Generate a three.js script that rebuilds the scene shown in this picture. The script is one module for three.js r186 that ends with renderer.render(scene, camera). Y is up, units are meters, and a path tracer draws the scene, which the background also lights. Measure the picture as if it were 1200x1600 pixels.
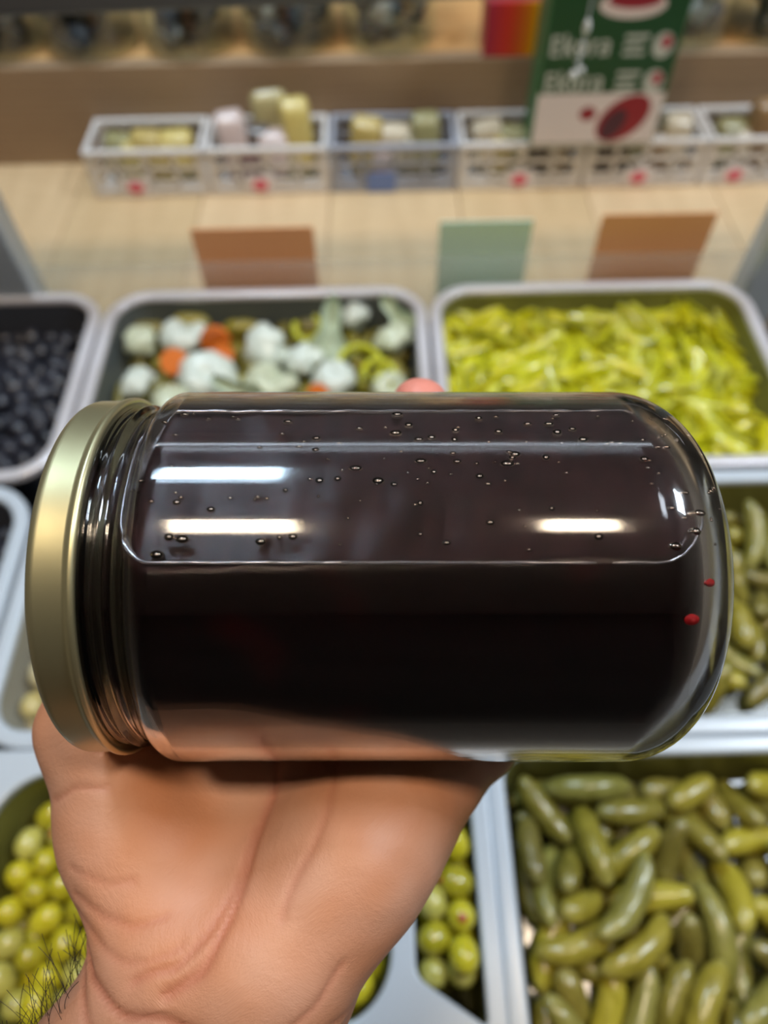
import * as THREE from 'three';
import { RoundedBoxGeometry } from 'three/addons/geometries/RoundedBoxGeometry.js';
import { mergeGeometries, mergeVertices } from 'three/addons/utils/BufferGeometryUtils.js';
import { ImprovedNoise } from 'three/addons/math/ImprovedNoise.js';
import { RectAreaLightUniformsLib } from 'three/addons/lights/RectAreaLightUniformsLib.js';

// ---------------------------------------------------------------- camera, light, exposure
const scene = new THREE.Scene();
scene.background = new THREE.Color(0x000000);
const PITCH = THREE.MathUtils.degToRad(-56.4), ROLL = THREE.MathUtils.degToRad(-1.2);
const camera = new THREE.PerspectiveCamera(71.6, 1200 / 1600, 0.02, 20);
camera.rotation.order = 'YXZ';
camera.rotation.set(PITCH, 0, ROLL);
camera.position.set(0, 0.45, 0);
camera.focus = 0.145;
camera.userData.fStop = 8;
const renderer = new THREE.WebGLRenderer();
renderer.toneMapping = THREE.LinearToneMapping;
renderer.toneMappingExposure = 1.13;
renderer.shadowMap.enabled = true;
RectAreaLightUniformsLib.init();
// ceiling panels: [x, z, width, depth, colour, radiance, height, words]
const LAMPS = [
  [-0.30, -0.74, 0.24, 0.20, [0.62, 0.82, 1.0], 58, 1.42, 'cool white ceiling light panel above the left end of the front glass'],
  [-0.28, -0.03, 0.24, 0.16, [1.0, 0.80, 0.57], 56, 1.58, 'warm white ceiling light panel above the left end of the jar'],
  [0.40, -0.03, 0.14, 0.14, [1.0, 0.80, 0.58], 72, 1.58, 'small square warm ceiling light panel above the base of the jar'],
  [1.15, -0.45, 0.34, 0.34, [0.80, 0.90, 1.0], 48, 1.58, 'added square cool white fill light panel far to the right of the counter'],  // added fill lamp, brightens the palm under the jar from the side
  [0.0, -1.02, 1.1, 0.06, [0.80, 0.90, 1.0], 6, 1.05, 'long cool white strip light under the shelf canopy above the baskets'],
];

// ---------------------------------------------------------------- helpers
function rng(seed) { let s = seed >>> 0; return () => { s = (s + 0x6D2B79F5) | 0; let t = Math.imul(s ^ (s >>> 15), 1 | s); t = (t + Math.imul(t ^ (t >>> 7), 61 | t)) ^ t; return ((t ^ (t >>> 14)) >>> 0) / 4294967296; }; }
const noise = new ImprovedNoise();
const V = (x, y, z) => new THREE.Vector3(x, y, z);
const lerp = THREE.MathUtils.lerp, clamp = THREE.MathUtils.clamp, smooth = THREE.MathUtils.smoothstep;
const rgb = (r, g, b) => new THREE.Color().setRGB(r, g, b);
function std(color, roughness = 0.5, extra = {}) { return new THREE.MeshStandardMaterial({ color: Array.isArray(color) ? rgb(...color) : new THREE.Color(color), roughness, ...extra }); }
function phys(color, roughness = 0.5, extra = {}) { return new THREE.MeshPhysicalMaterial({ color: Array.isArray(color) ? rgb(...color) : new THREE.Color(color), roughness, ...extra }); }
const used = {};
function numbered(name) { const n = used[name] = (used[name] ?? -1) + 1; return n ? name + '_' + String(n).padStart(3, '0') : name; }
function tag(o, label, category, group) { o.userData.label = label; o.userData.category = category; if (group) o.userData.group = group; return o; }
function thing(name, label, category, pos = [0, 0, 0], group) { const o = new THREE.Group(); o.name = numbered(name); o.position.set(...pos); scene.add(o); return tag(o, label, category, group); }
function part(name, geo, mat, parent) { const m = new THREE.Mesh(geo, mat); m.name = name; parent.add(m); return m; }
function single(name, geo, mat, label, category, pos = [0, 0, 0], group) { const m = new THREE.Mesh(geo, mat); m.name = numbered(name); m.position.set(...pos); scene.add(m); return tag(m, label, category, group); }
function struct(name, geo, mat, pos) { const m = new THREE.Mesh(geo, mat); m.name = name; m.position.set(...pos); m.userData.kind = 'structure'; scene.add(m); return m; }
function rbox(w, h, d, r = 0.002, seg = 2) { return new RoundedBoxGeometry(w, h, d, seg, Math.min(r, w / 2.01, h / 2.01, d / 2.01)); }
function moved(g, x, y, z, rx = 0, ry = 0, rz = 0) { g.rotateX(rx); g.rotateY(ry); g.rotateZ(rz); g.translate(x, y, z); return g; }
function tex(size, fn, srgb = false, rep = 1) {
  const d = new Uint8Array(size * size * 4);
  for (let j = 0; j < size; j++) for (let i = 0; i < size; i++) {
    const c = fn(i / size, j / size), o = (j * size + i) * 4;
    d[o] = clamp(c[0], 0, 1) * 255; d[o + 1] = clamp(c[1], 0, 1) * 255; d[o + 2] = clamp(c[2], 0, 1) * 255; d[o + 3] = 255;
  }
  const t = new THREE.DataTexture(d, size, size); t.wrapS = t.wrapT = THREE.RepeatWrapping; t.magFilter = THREE.LinearFilter; t.minFilter = THREE.LinearFilter;
  if (srgb) t.colorSpace = THREE.SRGBColorSpace; t.repeat.set(rep, rep); t.needsUpdate = true; return t;
}
// periodic value noise from Perlin noise on a torus
function pn(u, v, f, z = 0) { const a = u * 2 * Math.PI, b = v * 2 * Math.PI, R = f / (2 * Math.PI); return noise.noise(Math.cos(a) * R + 7.1 + z, Math.sin(a) * R + Math.cos(b) * R * 1.3 + 3.3, Math.sin(b) * R + 1.7 + z * 2); }

// shared maps
const grainMap = tex(256, (u, v) => { const n = 0.5 + 0.35 * pn(u, v, 6) * 1.0 + 0.25 * Math.sin(40 * u * Math.PI * 2 + 5 * pn(u, v, 5, 2)) * 0.3 + 0.12 * pn(u, v, 60, 4); return [n, n, n]; });
const woodTint = (a, b) => tex(256, (u, v) => { const n = clamp(0.5 + 0.6 * pn(u, v * 0.2, 9) + 0.15 * Math.sin(2 * Math.PI * (14 * v + 0.8 * pn(u, v, 4, 2))) + 0.2 * pn(u, v, 70, 4), 0, 1); return [lerp(a[0], b[0], n), lerp(a[1], b[1], n), lerp(a[2], b[2], n)]; }, true);
const fineBump = tex(256, (u, v) => { const n = 0.5 + 0.5 * pn(u, v, 40) + 0.3 * pn(u, v, 90, 5); return [n, n, n]; });

// shared materials
const M = {
  steel: std([0.62, 0.62, 0.66], 0.3, { metalness: 0.75 }),
  steelDark: std([0.28, 0.29, 0.30], 0.35, { metalness: 0.5 }),
  post: std([0.50, 0.57, 0.64], 0.34, { metalness: 0.3 }),
  white: phys([0.52, 0.59, 0.67], 0.32, { clearcoat: 0.3, clearcoatRoughness: 0.2 }),
  basket: std([0.72, 0.70, 0.69], 0.5),
  basketGrey: std([0.36, 0.38, 0.45], 0.5),
  glassThin: phys([0.94, 0.97, 0.96], 0.0, { transmission: 1, thickness: 0, ior: 1.5 }),
  pane: phys([0.95, 0.97, 0.97], 0.42, { transmission: 1, thickness: 0, ior: 1.45 }),
};

// ---------------------------------------------------------------- the room
const wallMat = std([0.30, 0.25, 0.20], 0.9), darkWall = std([0.03, 0.028, 0.028], 0.8), ceilMat = std([0.50, 0.45, 0.41], 0.9), floorMat = std([0.22, 0.20, 0.18], 0.5, { bumpMap: fineBump, bumpScale: 0.0006 });
struct('floor', new THREE.BoxGeometry(4.2, 0.1, 3.6), floorMat, [0, -0.95, 0]);
struct('ceiling', new THREE.BoxGeometry(4.2, 0.1, 3.6), ceilMat, [0, 1.75, 0]);
struct('wall_back', new THREE.BoxGeometry(4.2, 2.6, 0.1), wallMat, [0, 0.4, -1.75]);
struct('wall_front', new THREE.BoxGeometry(4.2, 2.6, 0.1), darkWall, [0, 0.4, 1.75]);
struct('wall_left', new THREE.BoxGeometry(0.1, 2.6, 3.4), wallMat, [-2.05, 0.4, 0]);
struct('wall_right', new THREE.BoxGeometry(0.1, 2.6, 3.4), wallMat, [2.05, 0.4, 0]);

for (const [x, z, w, d, col, L, y, words] of LAMPS) {
  const t = thing('ceiling_light', words, 'ceiling light', [x, y, z]);
  const fr = [];
  for (const s of [-1, 1]) { fr.push(moved(rbox(w + 0.04, 0.03, 0.02, 0.003), 0, 0.015, s * (d / 2 + 0.01))); fr.push(moved(rbox(0.02, 0.03, d, 0.003), s * (w / 2 + 0.01), 0.015, 0)); }
  part('frame', mergeGeometries(fr), M.white, t);
  part('diffuser', moved(rbox(w, 0.008, d, 0.002), 0, 0.016, 0), std([0.8, 0.8, 0.8], 0.6, { emissive: rgb(...col), emissiveIntensity: 2.0 }), t);
  part('hanger', moved(new THREE.CylinderGeometry(0.006, 0.006, 1.7 - y - 0.03, 8), 0, 0.03 + (1.7 - y - 0.03) / 2, 0), M.steel, t);
  const l = new THREE.RectAreaLight(rgb(...col), L, w, d);
  l.name = 'lamp_light'; l.position.set(x, y + 0.008, z); l.rotation.x = -Math.PI / 2; scene.add(l);
}

// ---------------------------------------------------------------- counter and display shelf
{
  const c = thing('display_counter', 'long steel display counter carrying the trays of pickles and olives', 'counter', [0, -0.9, -0.2]);
  part('counter_top', moved(rbox(1.5, 0.03, 0.78, 0.004), 0, 0.735, 0.03), M.steelDark, c);
  part('cabinet_body', moved(rbox(1.46, 0.72, 0.72, 0.004), 0, 0.36, 0.03), M.steelDark, c);
}
{
  const s = thing('display_shelf', 'stepped wooden display shelf beyond the glass carrying white baskets and glass jars', 'shelf', [0, -0.9, -0.78]);
  const pale = woodTint([0.86, 0.79, 0.69], [0.93, 0.87, 0.78]), brown = woodTint([0.56, 0.46, 0.36], [0.67, 0.57, 0.45]), gold = woodTint([0.80, 0.60, 0.38], [0.90, 0.72, 0.48]);
  const pm = ['#ecdcc2', '#e6d6ba', '#f0e0c8'].map((c) => std(c, 0.55, { map: pale }));
  const bw = 0.157;
  for (let i = -5; i <= 5; i++) part('shelf_board', moved(rbox(bw - 0.0007, 0.022, 0.31, 0.0015), i * bw + 0.02, 0.829, 0.045), pm[(i + 9) % 3], s);
  part('riser_board', moved(rbox(1.73, 0.132, 0.02, 0.002), 0.02, 0.889, -0.12), std('#ffffff', 0.7, { map: brown }), s);
  part('upper_board', moved(rbox(1.73, 0.016, 0.242, 0.003), 0.02, 0.947, -0.2515), std('#ffffff', 0.5, { map: gold }), s);
  part('back_board', moved(rbox(1.73, 0.84, 0.02, 0.002), 0.02, 1.385, -0.386), std([0.055, 0.045, 0.04], 0.7), s);
  part('base_body', moved(rbox(1.73, 0.80, 0.3, 0.003), 0.02, 0.41, -0.03), std('#8a735c', 0.7), s);
}
// ---------------------------------------------------------------- glass front: posts, pane, rail
{
  const f = thing('glass_front', 'low glass screen between two steel posts behind the trays', 'glass screen', [0.005, -0.15, -0.575]);
  part('post', moved(rbox(0.042, 0.415, 0.03, 0.004), -0.357, 0.205, 0.004), M.post, f);
  part('post', moved(rbox(0.042, 0.415, 0.03, 0.004), 0.371, 0.205, 0.004), M.post, f);
  part('glass_pane', moved(rbox(0.70, 0.155, 0.005, 0.0015), 0.007, 0.092, 0), M.pane, f);
  part('top_rail', moved(rbox(0.80, 0.03, 0.03, 0.005), 0.007, 0.4035, 0.004, 0, 0, 0.016), std([0.16, 0.16, 0.17], 0.45, { metalness: 0.4 }), f);
}
// price cards standing behind the pane
for (const [x0, x1, top, col, label] of [
  [-0.177, -0.061, 0.044, [0.95, 0.46, 0.22], 'orange price card behind the glass screen, above the mixed pickles'],
  [0.058, 0.146, 0.046, [0.70, 0.94, 0.82], 'pale green price card behind the glass screen, above the green peppers'],
  [0.210, 0.318, 0.050, [0.95, 0.47, 0.23], 'orange price card behind the glass screen, close to the right post'],
]) {
  const t = thing('price_card', label, 'price card', [(x0 + x1) / 2, -0.06, -0.592]);
  part('card', moved(rbox(x1 - x0, top + 0.06 - 0.004, 0.002, 0.0006), 0, (top + 0.06) / 2 + 0.002, 0, -0.03), std(col, 0.6), t);
  part('holder_foot', moved(rbox((x1 - x0) * 0.7, 0.004, 0.03, 0.001), 0, 0.002, -0.004), M.white, t);
}
// added pale beads below the rail, standing in for a glint of reflected light
{
  const t = thing('glint_strand', 'pale beads added to stand for a glint of light before the green carton', 'bead strand', [0.149, 0.243, -0.556]);
  const glint = phys([0.80, 0.88, 0.95], 0.12, { clearcoat: 1 });
  part('glint_cord', moved(new THREE.CylinderGeometry(0.0008, 0.0008, 0.05, 6), 0, -0.025, 0), M.white, t);
  for (const [x, y, r, sy] of [[0, -0.021, 0.0028, 2.0], [-0.0005, -0.032, 0.0014, 1.6], [-0.001, -0.038, 0.0018, 1.5], [-0.0015, -0.044, 0.0015, 1], [0.0025, -0.049, 0.0025, 1], [-0.003, -0.052, 0.0034, 1]]) {
    const g = new THREE.SphereGeometry(r, 12, 8); g.scale(1, sy, 1); part('glint', moved(g, x, y, 0.001), glint, t);
  }
}

// ---------------------------------------------------------------- trays
function rrect(x0, x1, z0, z1, r, C = THREE.Shape) {
  const s = new C();
  s.moveTo(x0 + r, z0); s.lineTo(x1 - r, z0); s.absarc(x1 - r, z0 + r, r, -Math.PI / 2, 0); s.lineTo(x1, z1 - r); s.absarc(x1 - r, z1 - r, r, 0, Math.PI / 2);
  s.lineTo(x0 + r, z1); s.absarc(x0 + r, z1 - r, r, Math.PI / 2, Math.PI); s.lineTo(x0, z0 + r); s.absarc(x0 + r, z0 + r, r, Math.PI, Math.PI * 1.5);
  return s;
}
// a ring of points around a rounded rectangle in x, z
function ringPts(hw, hd, r, n = 7) {
  const out = [];
  for (const [sx, sz, a0] of [[1, 1, 0], [-1, 1, 1], [-1, -1, 2], [1, -1, 3]]) for (let i = 0; i <= n; i++) { const a = (a0 + i / n) * Math.PI / 2; out.push([sx * (hw - r) + r * Math.cos(a), sz * (hd - r) + r * Math.sin(a)]); }
  return out;
}
function loftRings(rings, capLast) {   // rings: [{y, hw, hd, r}]
  const pos = [], idx = []; let n = 0;
  for (const q of rings) { const p = ringPts(q.hw, q.hd, Math.max(0.0005, q.r)); n = p.length; for (const [x, z] of p) pos.push(x, q.y, z); }
  for (let k = 0; k + 1 < rings.length; k++) for (let i = 0; i < n; i++) { const a = k * n + i, b = k * n + (i + 1) % n; idx.push(a, b, a + n, b, b + n, a + n); }
  if (capLast) { const c = pos.length / 3; pos.push(0, rings[rings.length - 1].y, 0); const o = (rings.length - 1) * n; for (let i = 0; i < n; i++) idx.push(o + i, o + (i + 1) % n, c); }
  const g = new THREE.BufferGeometry(); g.setAttribute('position', new THREE.Float32BufferAttribute(pos, 3)); g.setIndex(idx); g.computeVertexNormals(); return g;
}
// tray: outer size, rim width, depth. The basin has an inside and an outside skin.
function makeTray(name, label, x0, x1, z0, z1, { rim = 0.011, depth = 0.07, r = 0.03, rimMat = M.steel, wallMat = M.steelDark, draft = 0.006, lip = 0.006, fl = 0.002 }) {
  const cx = (x0 + x1) / 2, cz = (z0 + z1) / 2, hw = (x1 - x0) / 2, hd = (z1 - z0) / 2;
  const t = thing(name, label, 'tray', [cx, -depth - 0.004, cz]); const Y = depth + 0.004;
  const iw = hw - rim, id = hd - rim, e = 0.0025;
  part('rim', loftRings([
    { y: Y - lip, hw: hw, hd: hd, r: r + rim }, { y: Y - 0.002, hw: hw, hd: hd, r: r + rim }, { y: Y - 0.0006, hw: hw - 0.0008, hd: hd - 0.0008, r: r + rim }, { y: Y, hw: hw - e, hd: hd - e, r: r + rim - e },
    { y: Y, hw: iw + e, hd: id + e, r: r + e }, { y: Y - 0.0008, hw: iw + 0.0008, hd: id + 0.0008, r: r }, { y: Y - 0.003, hw: iw, hd: id, r }, { y: Y - 0.006, hw: iw, hd: id, r }]), rimMat, t);
  part('basin', loftRings([{ y: Y - 0.003, hw: iw + 0.0015, hd: id + 0.0015, r: r + 0.001 }, { y: 0.012, hw: iw - draft + 0.0015, hd: id - draft + 0.0015, r }, { y: 0.0, hw: iw - draft - 0.008, hd: id - draft - 0.008, r }, { y: 0.0, hw: 0.0008, hd: 0.0008, r: 0.0007 },
    { y: fl, hw: 0.0008, hd: 0.0008, r: 0.0007 }, { y: fl, hw: iw - draft - 0.006, hd: id - draft - 0.006, r }, { y: fl + 0.008, hw: iw - draft, hd: id - draft, r }, { y: Y - 0.005, hw: iw, hd: id, r }]), wallMat, t);
  return t;
}
function addBrine(t, hw, hd, r, y, mat) { const s = rrect(-hw, hw, -hd, hd, r); const g = new THREE.ExtrudeGeometry(s, { depth: 0.002, bevelEnabled: false, curveSegments: 8 }); g.rotateX(-Math.PI / 2); g.translate(0, y, 0); return part('brine', g, mat, t); }
const greenWall = std([0.17, 0.17, 0.045], 0.35), darkWallTray = std([0.10, 0.115, 0.115], 0.3), blackWall = std([0.05, 0.055, 0.07], 0.3), amberWall = std([0.30, 0.29, 0.24], 0.4);
const clearRim = phys([0.72, 0.70, 0.74], 0.26, { metalness: 0.25, clearcoat: 0.4 });
makeTray('steel_tray', 'tray of wrinkled black olives with a pale rim, left of the mixed pickles', -0.565, -0.263, -0.562, -0.337, { rimMat: clearRim, wallMat: blackWall, fl: 0.012 });
makeTray('steel_tray', 'tray of mixed pickled vegetables with a pale rim, seen just above the jar', -0.260, 0.044, -0.562, -0.337, { rimMat: clearRim, wallMat: darkWallTray, fl: 0.020 });
makeTray('steel_tray', 'tray of yellow-green pepper strips with a pale rim, behind the base of the jar', 0.047, 0.351, -0.562, -0.337, { rimMat: clearRim, wallMat: greenWall, fl: 0.023 });
makeTray('white_tray', 'white tray of dark olives at the left edge, beside the gold lid', -0.585, -0.270, -0.333, -0.127, { rimMat: M.white, wallMat: blackWall, rim: 0.012, fl: 0.022 });
makeTray('white_tray', 'white tray of pale stuffed olives below the gold lid, mostly hidden by the jar', -0.267, 0.036, -0.333, -0.127, { rimMat: M.white, wallMat: amberWall, rim: 0.012, fl: 0.030, r: 0.022 });
const pickleBackTray = makeTray('white_tray', 'white tray of gherkins right of the base of the jar', 0.040, 0.343, -0.333, -0.127, { rimMat: M.white, wallMat: greenWall, rim: 0.012, fl: 0.017 });
const pickleFrontTray = makeTray('white_tray', 'big white tub of whole gherkins at the lower right, in front of the jar', 0.0585, 0.355, -0.1265, 0.075, { rimMat: M.white, wallMat: greenWall, rim: 0.0115, fl: 0.021, r: 0.014, depth: 0.075 });
// the two-well olive tub below the hand; the narrow well has a slanting front
function roundPoly(pts, n = 6) {     // pts: [x, z, radius], anticlockwise seen from above or not
  const o = [], N = pts.length;
  pts.forEach(([x, z, r], i) => { const p = pts[(i + N - 1) % N], q = pts[(i + 1) % N], a = V(p[0] - x, p[1] - z, 0).normalize(), b = V(q[0] - x, q[1] - z, 0).normalize(), ang = Math.acos(clamp(a.dot(b), -1, 1)), t = r / Math.tan(ang / 2), A = [x + a.x * t, z + a.y * t], B = [x + b.x * t, z + b.y * t]; for (let k = 0; k <= n; k++) { const u = k / n; o.push([(1 - u) ** 2 * A[0] + 2 * u * (1 - u) * x + u * u * B[0], (1 - u) ** 2 * A[1] + 2 * u * (1 - u) * z + u * u * B[1]]); } });
  return o;
}
const WELL = roundPoly([[0.0495, 0.0225, 0.004], [0.0105, -0.002, 0.012], [0.0105, -0.110, 0.008], [0.0495, -0.110, 0.008]]);
function outlinePath(pts) { const p = new THREE.Path(); pts.forEach(([x, z], i) => i ? p.lineTo(x, -z) : p.moveTo(x, -z)); p.closePath(); return p; }
function loftOutline(pts, rings, cx, cz) { const pos = [], idx = [], n = pts.length; for (const [y, k] of rings) for (const [x, z] of pts) { const d = Math.hypot(x - cx, z - cz), f = Math.max(0, 1 - k / d); pos.push(cx + (x - cx) * f, y, cz + (z - cz) * f); } for (let k = 0; k + 1 < rings.length; k++) for (let i = 0; i < n; i++) { const a = k * n + i, b = k * n + (i + 1) % n; idx.push(a, b, a + n, b, b + n, a + n); } const g = new THREE.BufferGeometry(); g.setAttribute('position', new THREE.Float32BufferAttribute(pos, 3)); g.setIndex(idx); g.computeVertexNormals(); return g; }
const oliveTub = thing('white_tray', 'white two-well tub of green olives behind the hand', 'tray', [0, -0.079, 0]);
{
  const s = rrect(-0.256, 0.0572, -0.060, 0.1245, 0.012);   // shape y is -z
  s.holes.push(rrect(-0.241, 0.0005, -0.020, 0.113, 0.036, THREE.Path), outlinePath(WELL));
  const g = new THREE.ExtrudeGeometry(s, { depth: 0.004, bevelEnabled: true, bevelSize: 0.0015, bevelThickness: 0.0015, bevelSegments: 3, curveSegments: 10 });
  g.rotateX(-Math.PI / 2); g.translate(0, 0.0735, 0); part('rim', g, M.white, oliveTub);
  part('well', loftOutline(WELL, [[0.074, -0.0005], [0.006, 0.001], [0, 0.004], [0, 1], [0.002, 1], [0.002, 0.007], [0.010, 0.003], [0.074, 0.0012]], 0.0275, -0.045), greenWall, oliveTub);
  for (const [a, b, c, d, r, m] of [[-0.241, 0.0005, -0.113, 0.020, 0.036, greenWall]]) {
    const iw = (b - a) / 2, id = (d - c) / 2;
    const w = loftRings([{ y: 0.074, hw: iw + 0.0005, hd: id + 0.0005, r }, { y: 0.006, hw: iw - 0.002, hd: id - 0.002, r }, { y: 0, hw: iw - 0.005, hd: id - 0.005, r }, { y: 0, hw: 0.0008, hd: 0.0008, r: 0.0007 }, { y: 0.024, hw: 0.0008, hd: 0.0008, r: 0.0007 }, { y: 0.024, hw: iw - 0.006, hd: id - 0.006, r }, { y: 0.030, hw: iw - 0.004, hd: id - 0.004, r }, { y: 0.074, hw: iw - 0.0015, hd: id - 0.0015, r }]);
    w.translate((a + b) / 2, 0, (c + d) / 2); part('well', w, m, oliveTub);
  }
}
const brineMat = phys([0.045, 0.045, 0.014], 0.14, { clearcoat: 0.5, clearcoatRoughness: 0.1 });
addBrine(pickleFrontTray, 0.129, 0.081, 0.014, 0.038, brineMat);
addBrine(pickleBackTray, 0.132, 0.084, 0.03, 0.034, brineMat);

// ---------------------------------------------------------------- packing things into trays
function closest(a, b, c, d) {      // closest points of two segments -> [s, t]
  const ux = b.x - a.x, uy = b.y - a.y, uz = b.z - a.z, vx = d.x - c.x, vy = d.y - c.y, vz = d.z - c.z, wx = a.x - c.x, wy = a.y - c.y, wz = a.z - c.z;
  const A = ux * ux + uy * uy + uz * uz, B = ux * vx + uy * vy + uz * vz, C = vx * vx + vy * vy + vz * vz, D = ux * wx + uy * wy + uz * wz, E = vx * wx + vy * wy + vz * wz, den = A * C - B * B;
  let s = den > 1e-14 ? clamp((B * E - C * D) / den, 0, 1) : 0.5, t = C > 1e-14 ? (B * s + E) / C : 0;
  if (t < 0) { t = 0; s = A > 1e-14 ? clamp(-D / A, 0, 1) : 0; } else if (t > 1) { t = 1; s = A > 1e-14 ? clamp((B - D) / A, 0, 1) : 0; }
  return [s, t];
}
function pack(list, box, seed, iters = 220, tilt = 0.5) {   // list: [{L, r}] capsule axis length and radius
  const R = rng(seed), n = list.length, P = [];
  for (const q of list) {
    const x = lerp(box.x0, box.x1, R()), z = lerp(box.z0, box.z1, R()), y = box.y0 + R() * (box.h ?? 0.09), a = R() * Math.PI * 2, e = (R() - 0.5) * 2 * tilt, c = Math.cos(e) * q.L / 2;
    P.push({ a: V(x - Math.cos(a) * c, y - Math.sin(e) * q.L / 2, z - Math.sin(a) * c), b: V(x + Math.cos(a) * c, y + Math.sin(e) * q.L / 2, z + Math.sin(a) * c), r: q.r, L: q.L, q });
  }
  for (let it = 0; it < iters; it++) {
    const g = it < iters - 30 ? 0.0009 : 0.0002;
    for (const p of P) { p.a.y -= g; p.b.y -= g; }
    for (let i = 0; i < n; i++) { const p = P[i]; for (let j = i + 1; j < n; j++) {
      const q = P[j], rr = p.r + q.r, reach = (p.L + q.L) / 2 + rr;
      if (Math.abs(p.a.x + p.b.x - q.a.x - q.b.x) > 2 * reach || Math.abs(p.a.z + p.b.z - q.a.z - q.b.z) > 2 * reach) continue;
      const [s, t] = closest(p.a, p.b, q.a, q.b);
      let dx = lerp(p.a.x, p.b.x, s) - lerp(q.a.x, q.b.x, t), dy = lerp(p.a.y, p.b.y, s) - lerp(q.a.y, q.b.y, t), dz = lerp(p.a.z, p.b.z, s) - lerp(q.a.z, q.b.z, t);
      const d = Math.hypot(dx, dy, dz) || 1e-6; if (d >= rr) continue;
      const k = 0.5 * (rr - d) / d; dx *= k; dy *= k * 1.05; dz *= k;
      p.a.x += dx * (1 - s) * 1.3; p.a.y += dy * (1 - s) * 1.3; p.a.z += dz * (1 - s) * 1.3; p.b.x += dx * s * 1.3; p.b.y += dy * s * 1.3; p.b.z += dz * s * 1.3;
      q.a.x -= dx * (1 - t) * 1.3; q.a.y -= dy * (1 - t) * 1.3; q.a.z -= dz * (1 - t) * 1.3; q.b.x -= dx * t * 1.3; q.b.y -= dy * t * 1.3; q.b.z -= dz * t * 1.3;
    } }
    for (const p of P) {
      for (const e of [p.a, p.b]) { e.x = clamp(e.x, box.x0 + p.r, box.x1 - p.r); e.z = clamp(e.z, box.z0 + p.r, box.z1 - p.r); if (e.y < box.y0 + p.r) e.y = box.y0 + p.r; if (box.cr) { const R0 = box.cr, mx = clamp(e.x, box.x0 + R0, box.x1 - R0), mz = clamp(e.z, box.z0 + R0, box.z1 - R0), ex = e.x - mx, ez = e.z - mz, d = Math.hypot(ex, ez), lim = R0 - p.r; if (ex && ez && d > lim) { e.x = mx + ex * lim / d; e.z = mz + ez * lim / d; } } }
      const m = p.a.clone().add(p.b).multiplyScalar(0.5), d = p.b.clone().sub(p.a); if (d.lengthSq() < 1e-12) d.set(1, 0, 0); d.setLength(p.L / 2); p.a.copy(m).sub(d); p.b.copy(m).add(d);
    }
  }
  return P;
}
// lay a copy along a packed capsule (the model lies along its own x)
function layAlong(o, p, roll) {
  const d = p.b.clone().sub(p.a).normalize(), q = new THREE.Quaternion().setFromUnitVectors(V(1, 0, 0), d);
  q.multiply(new THREE.Quaternion().setFromAxisAngle(V(1, 0, 0), roll)); o.quaternion.copy(q); o.position.copy(p.a).add(p.b).multiplyScalar(0.5);
}
// words for where something lies in its tray
function zone(p, b, hi) {
  const x = (p.a.x + p.b.x) / 2, z = (p.a.z + p.b.z) / 2, y = (p.a.y + p.b.y) / 2, u = (x - b.x0) / (b.x1 - b.x0), v = (z - b.z0) / (b.z1 - b.z0);
  const row = v < 0.25 ? 'back' : v < 0.5 ? 'middle back' : v < 0.75 ? 'middle front' : 'front', colm = u < 0.2 ? 'far left' : u < 0.4 ? 'left' : u < 0.6 ? 'centre' : u < 0.8 ? 'right' : 'far right';
  return (y > hi ? 'on top' : 'lower down') + ', ' + row + ' ' + colm;
}
// a bent, swollen rod along x with colour along it
function rod({ L, r, bend = 0, nx = 20, na = 12, flat = 1, bump = 0, seed = 1, prof, color }) {
  const pos = [], col = [], idx = [], uv = [];
  for (let i = 0; i <= nx; i++) {
    const u = i / nx, t = u * 2 - 1, s = (1 - Math.cos(u * Math.PI)) / 2, x = (s - 0.5) * (L + 2 * r), k = prof ? prof(s) : Math.pow(Math.max(0, 1 - Math.pow(Math.abs(s * 2 - 1), 3.2)), 0.5);
    const yb = bend * (0.33 - (s * 2 - 1) ** 2), slope = 0;
    for (let j = 0; j < na; j++) {
      const a = j / na * Math.PI * 2, nn = 1 + bump * noise.noise(x * 260 + seed * 9, Math.cos(a) * 2.2 + seed, Math.sin(a) * 2.2);
      pos.push(x, yb + r * k * nn * Math.cos(a) * flat, r * k * nn * Math.sin(a));
      const c = color ? color(s, a) : [1, 1, 1]; col.push(...c); uv.push(s, j / na);
    }
  }
  for (let i = 0; i < nx; i++) for (let j = 0; j < na; j++) { const a = i * na + j, b = i * na + (j + 1) % na; idx.push(a, b, a + na, b, b + na, a + na); }
  const g = new THREE.BufferGeometry(); g.setAttribute('position', new THREE.Float32BufferAttribute(pos, 3)); g.setAttribute('color', new THREE.Float32BufferAttribute(col, 3)); g.setAttribute('uv', new THREE.Float32BufferAttribute(uv, 2)); g.setIndex(idx); g.computeVertexNormals();
  return g;
}

// gherkins: the skin colours run from dull olive to yellow-green with pale tips
const pickleColor = (seed, a, b) => (s, t) => {
  const n = 0.5 + 0.6 * noise.noise(s * 7 + seed * 3, Math.cos(t) * 1.6, Math.sin(t) * 1.6 + seed), tip = smooth(Math.abs(s * 2 - 1), 0.72, 1.0) * 0.35, stripe = 0.1 * Math.sin(t * 7 + seed);
  const k = clamp(n + stripe, 0, 1); return [0, 1, 2].map((c) => lerp(lerp(a[c], b[c], k), [0.50, 0.50, 0.18][c], tip));
};
const gherkinPal = [[[0.18, 0.163, 0.02], [0.34, 0.305, 0.05]], [[0.27, 0.24, 0.025], [0.45, 0.40, 0.055]], [[0.14, 0.125, 0.022], [0.26, 0.23, 0.05]], [[0.38, 0.345, 0.025], [0.56, 0.51, 0.06]], [[0.22, 0.19, 0.028], [0.36, 0.32, 0.07]], [[0.21, 0.21, 0.035], [0.37, 0.36, 0.09]]];
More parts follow.
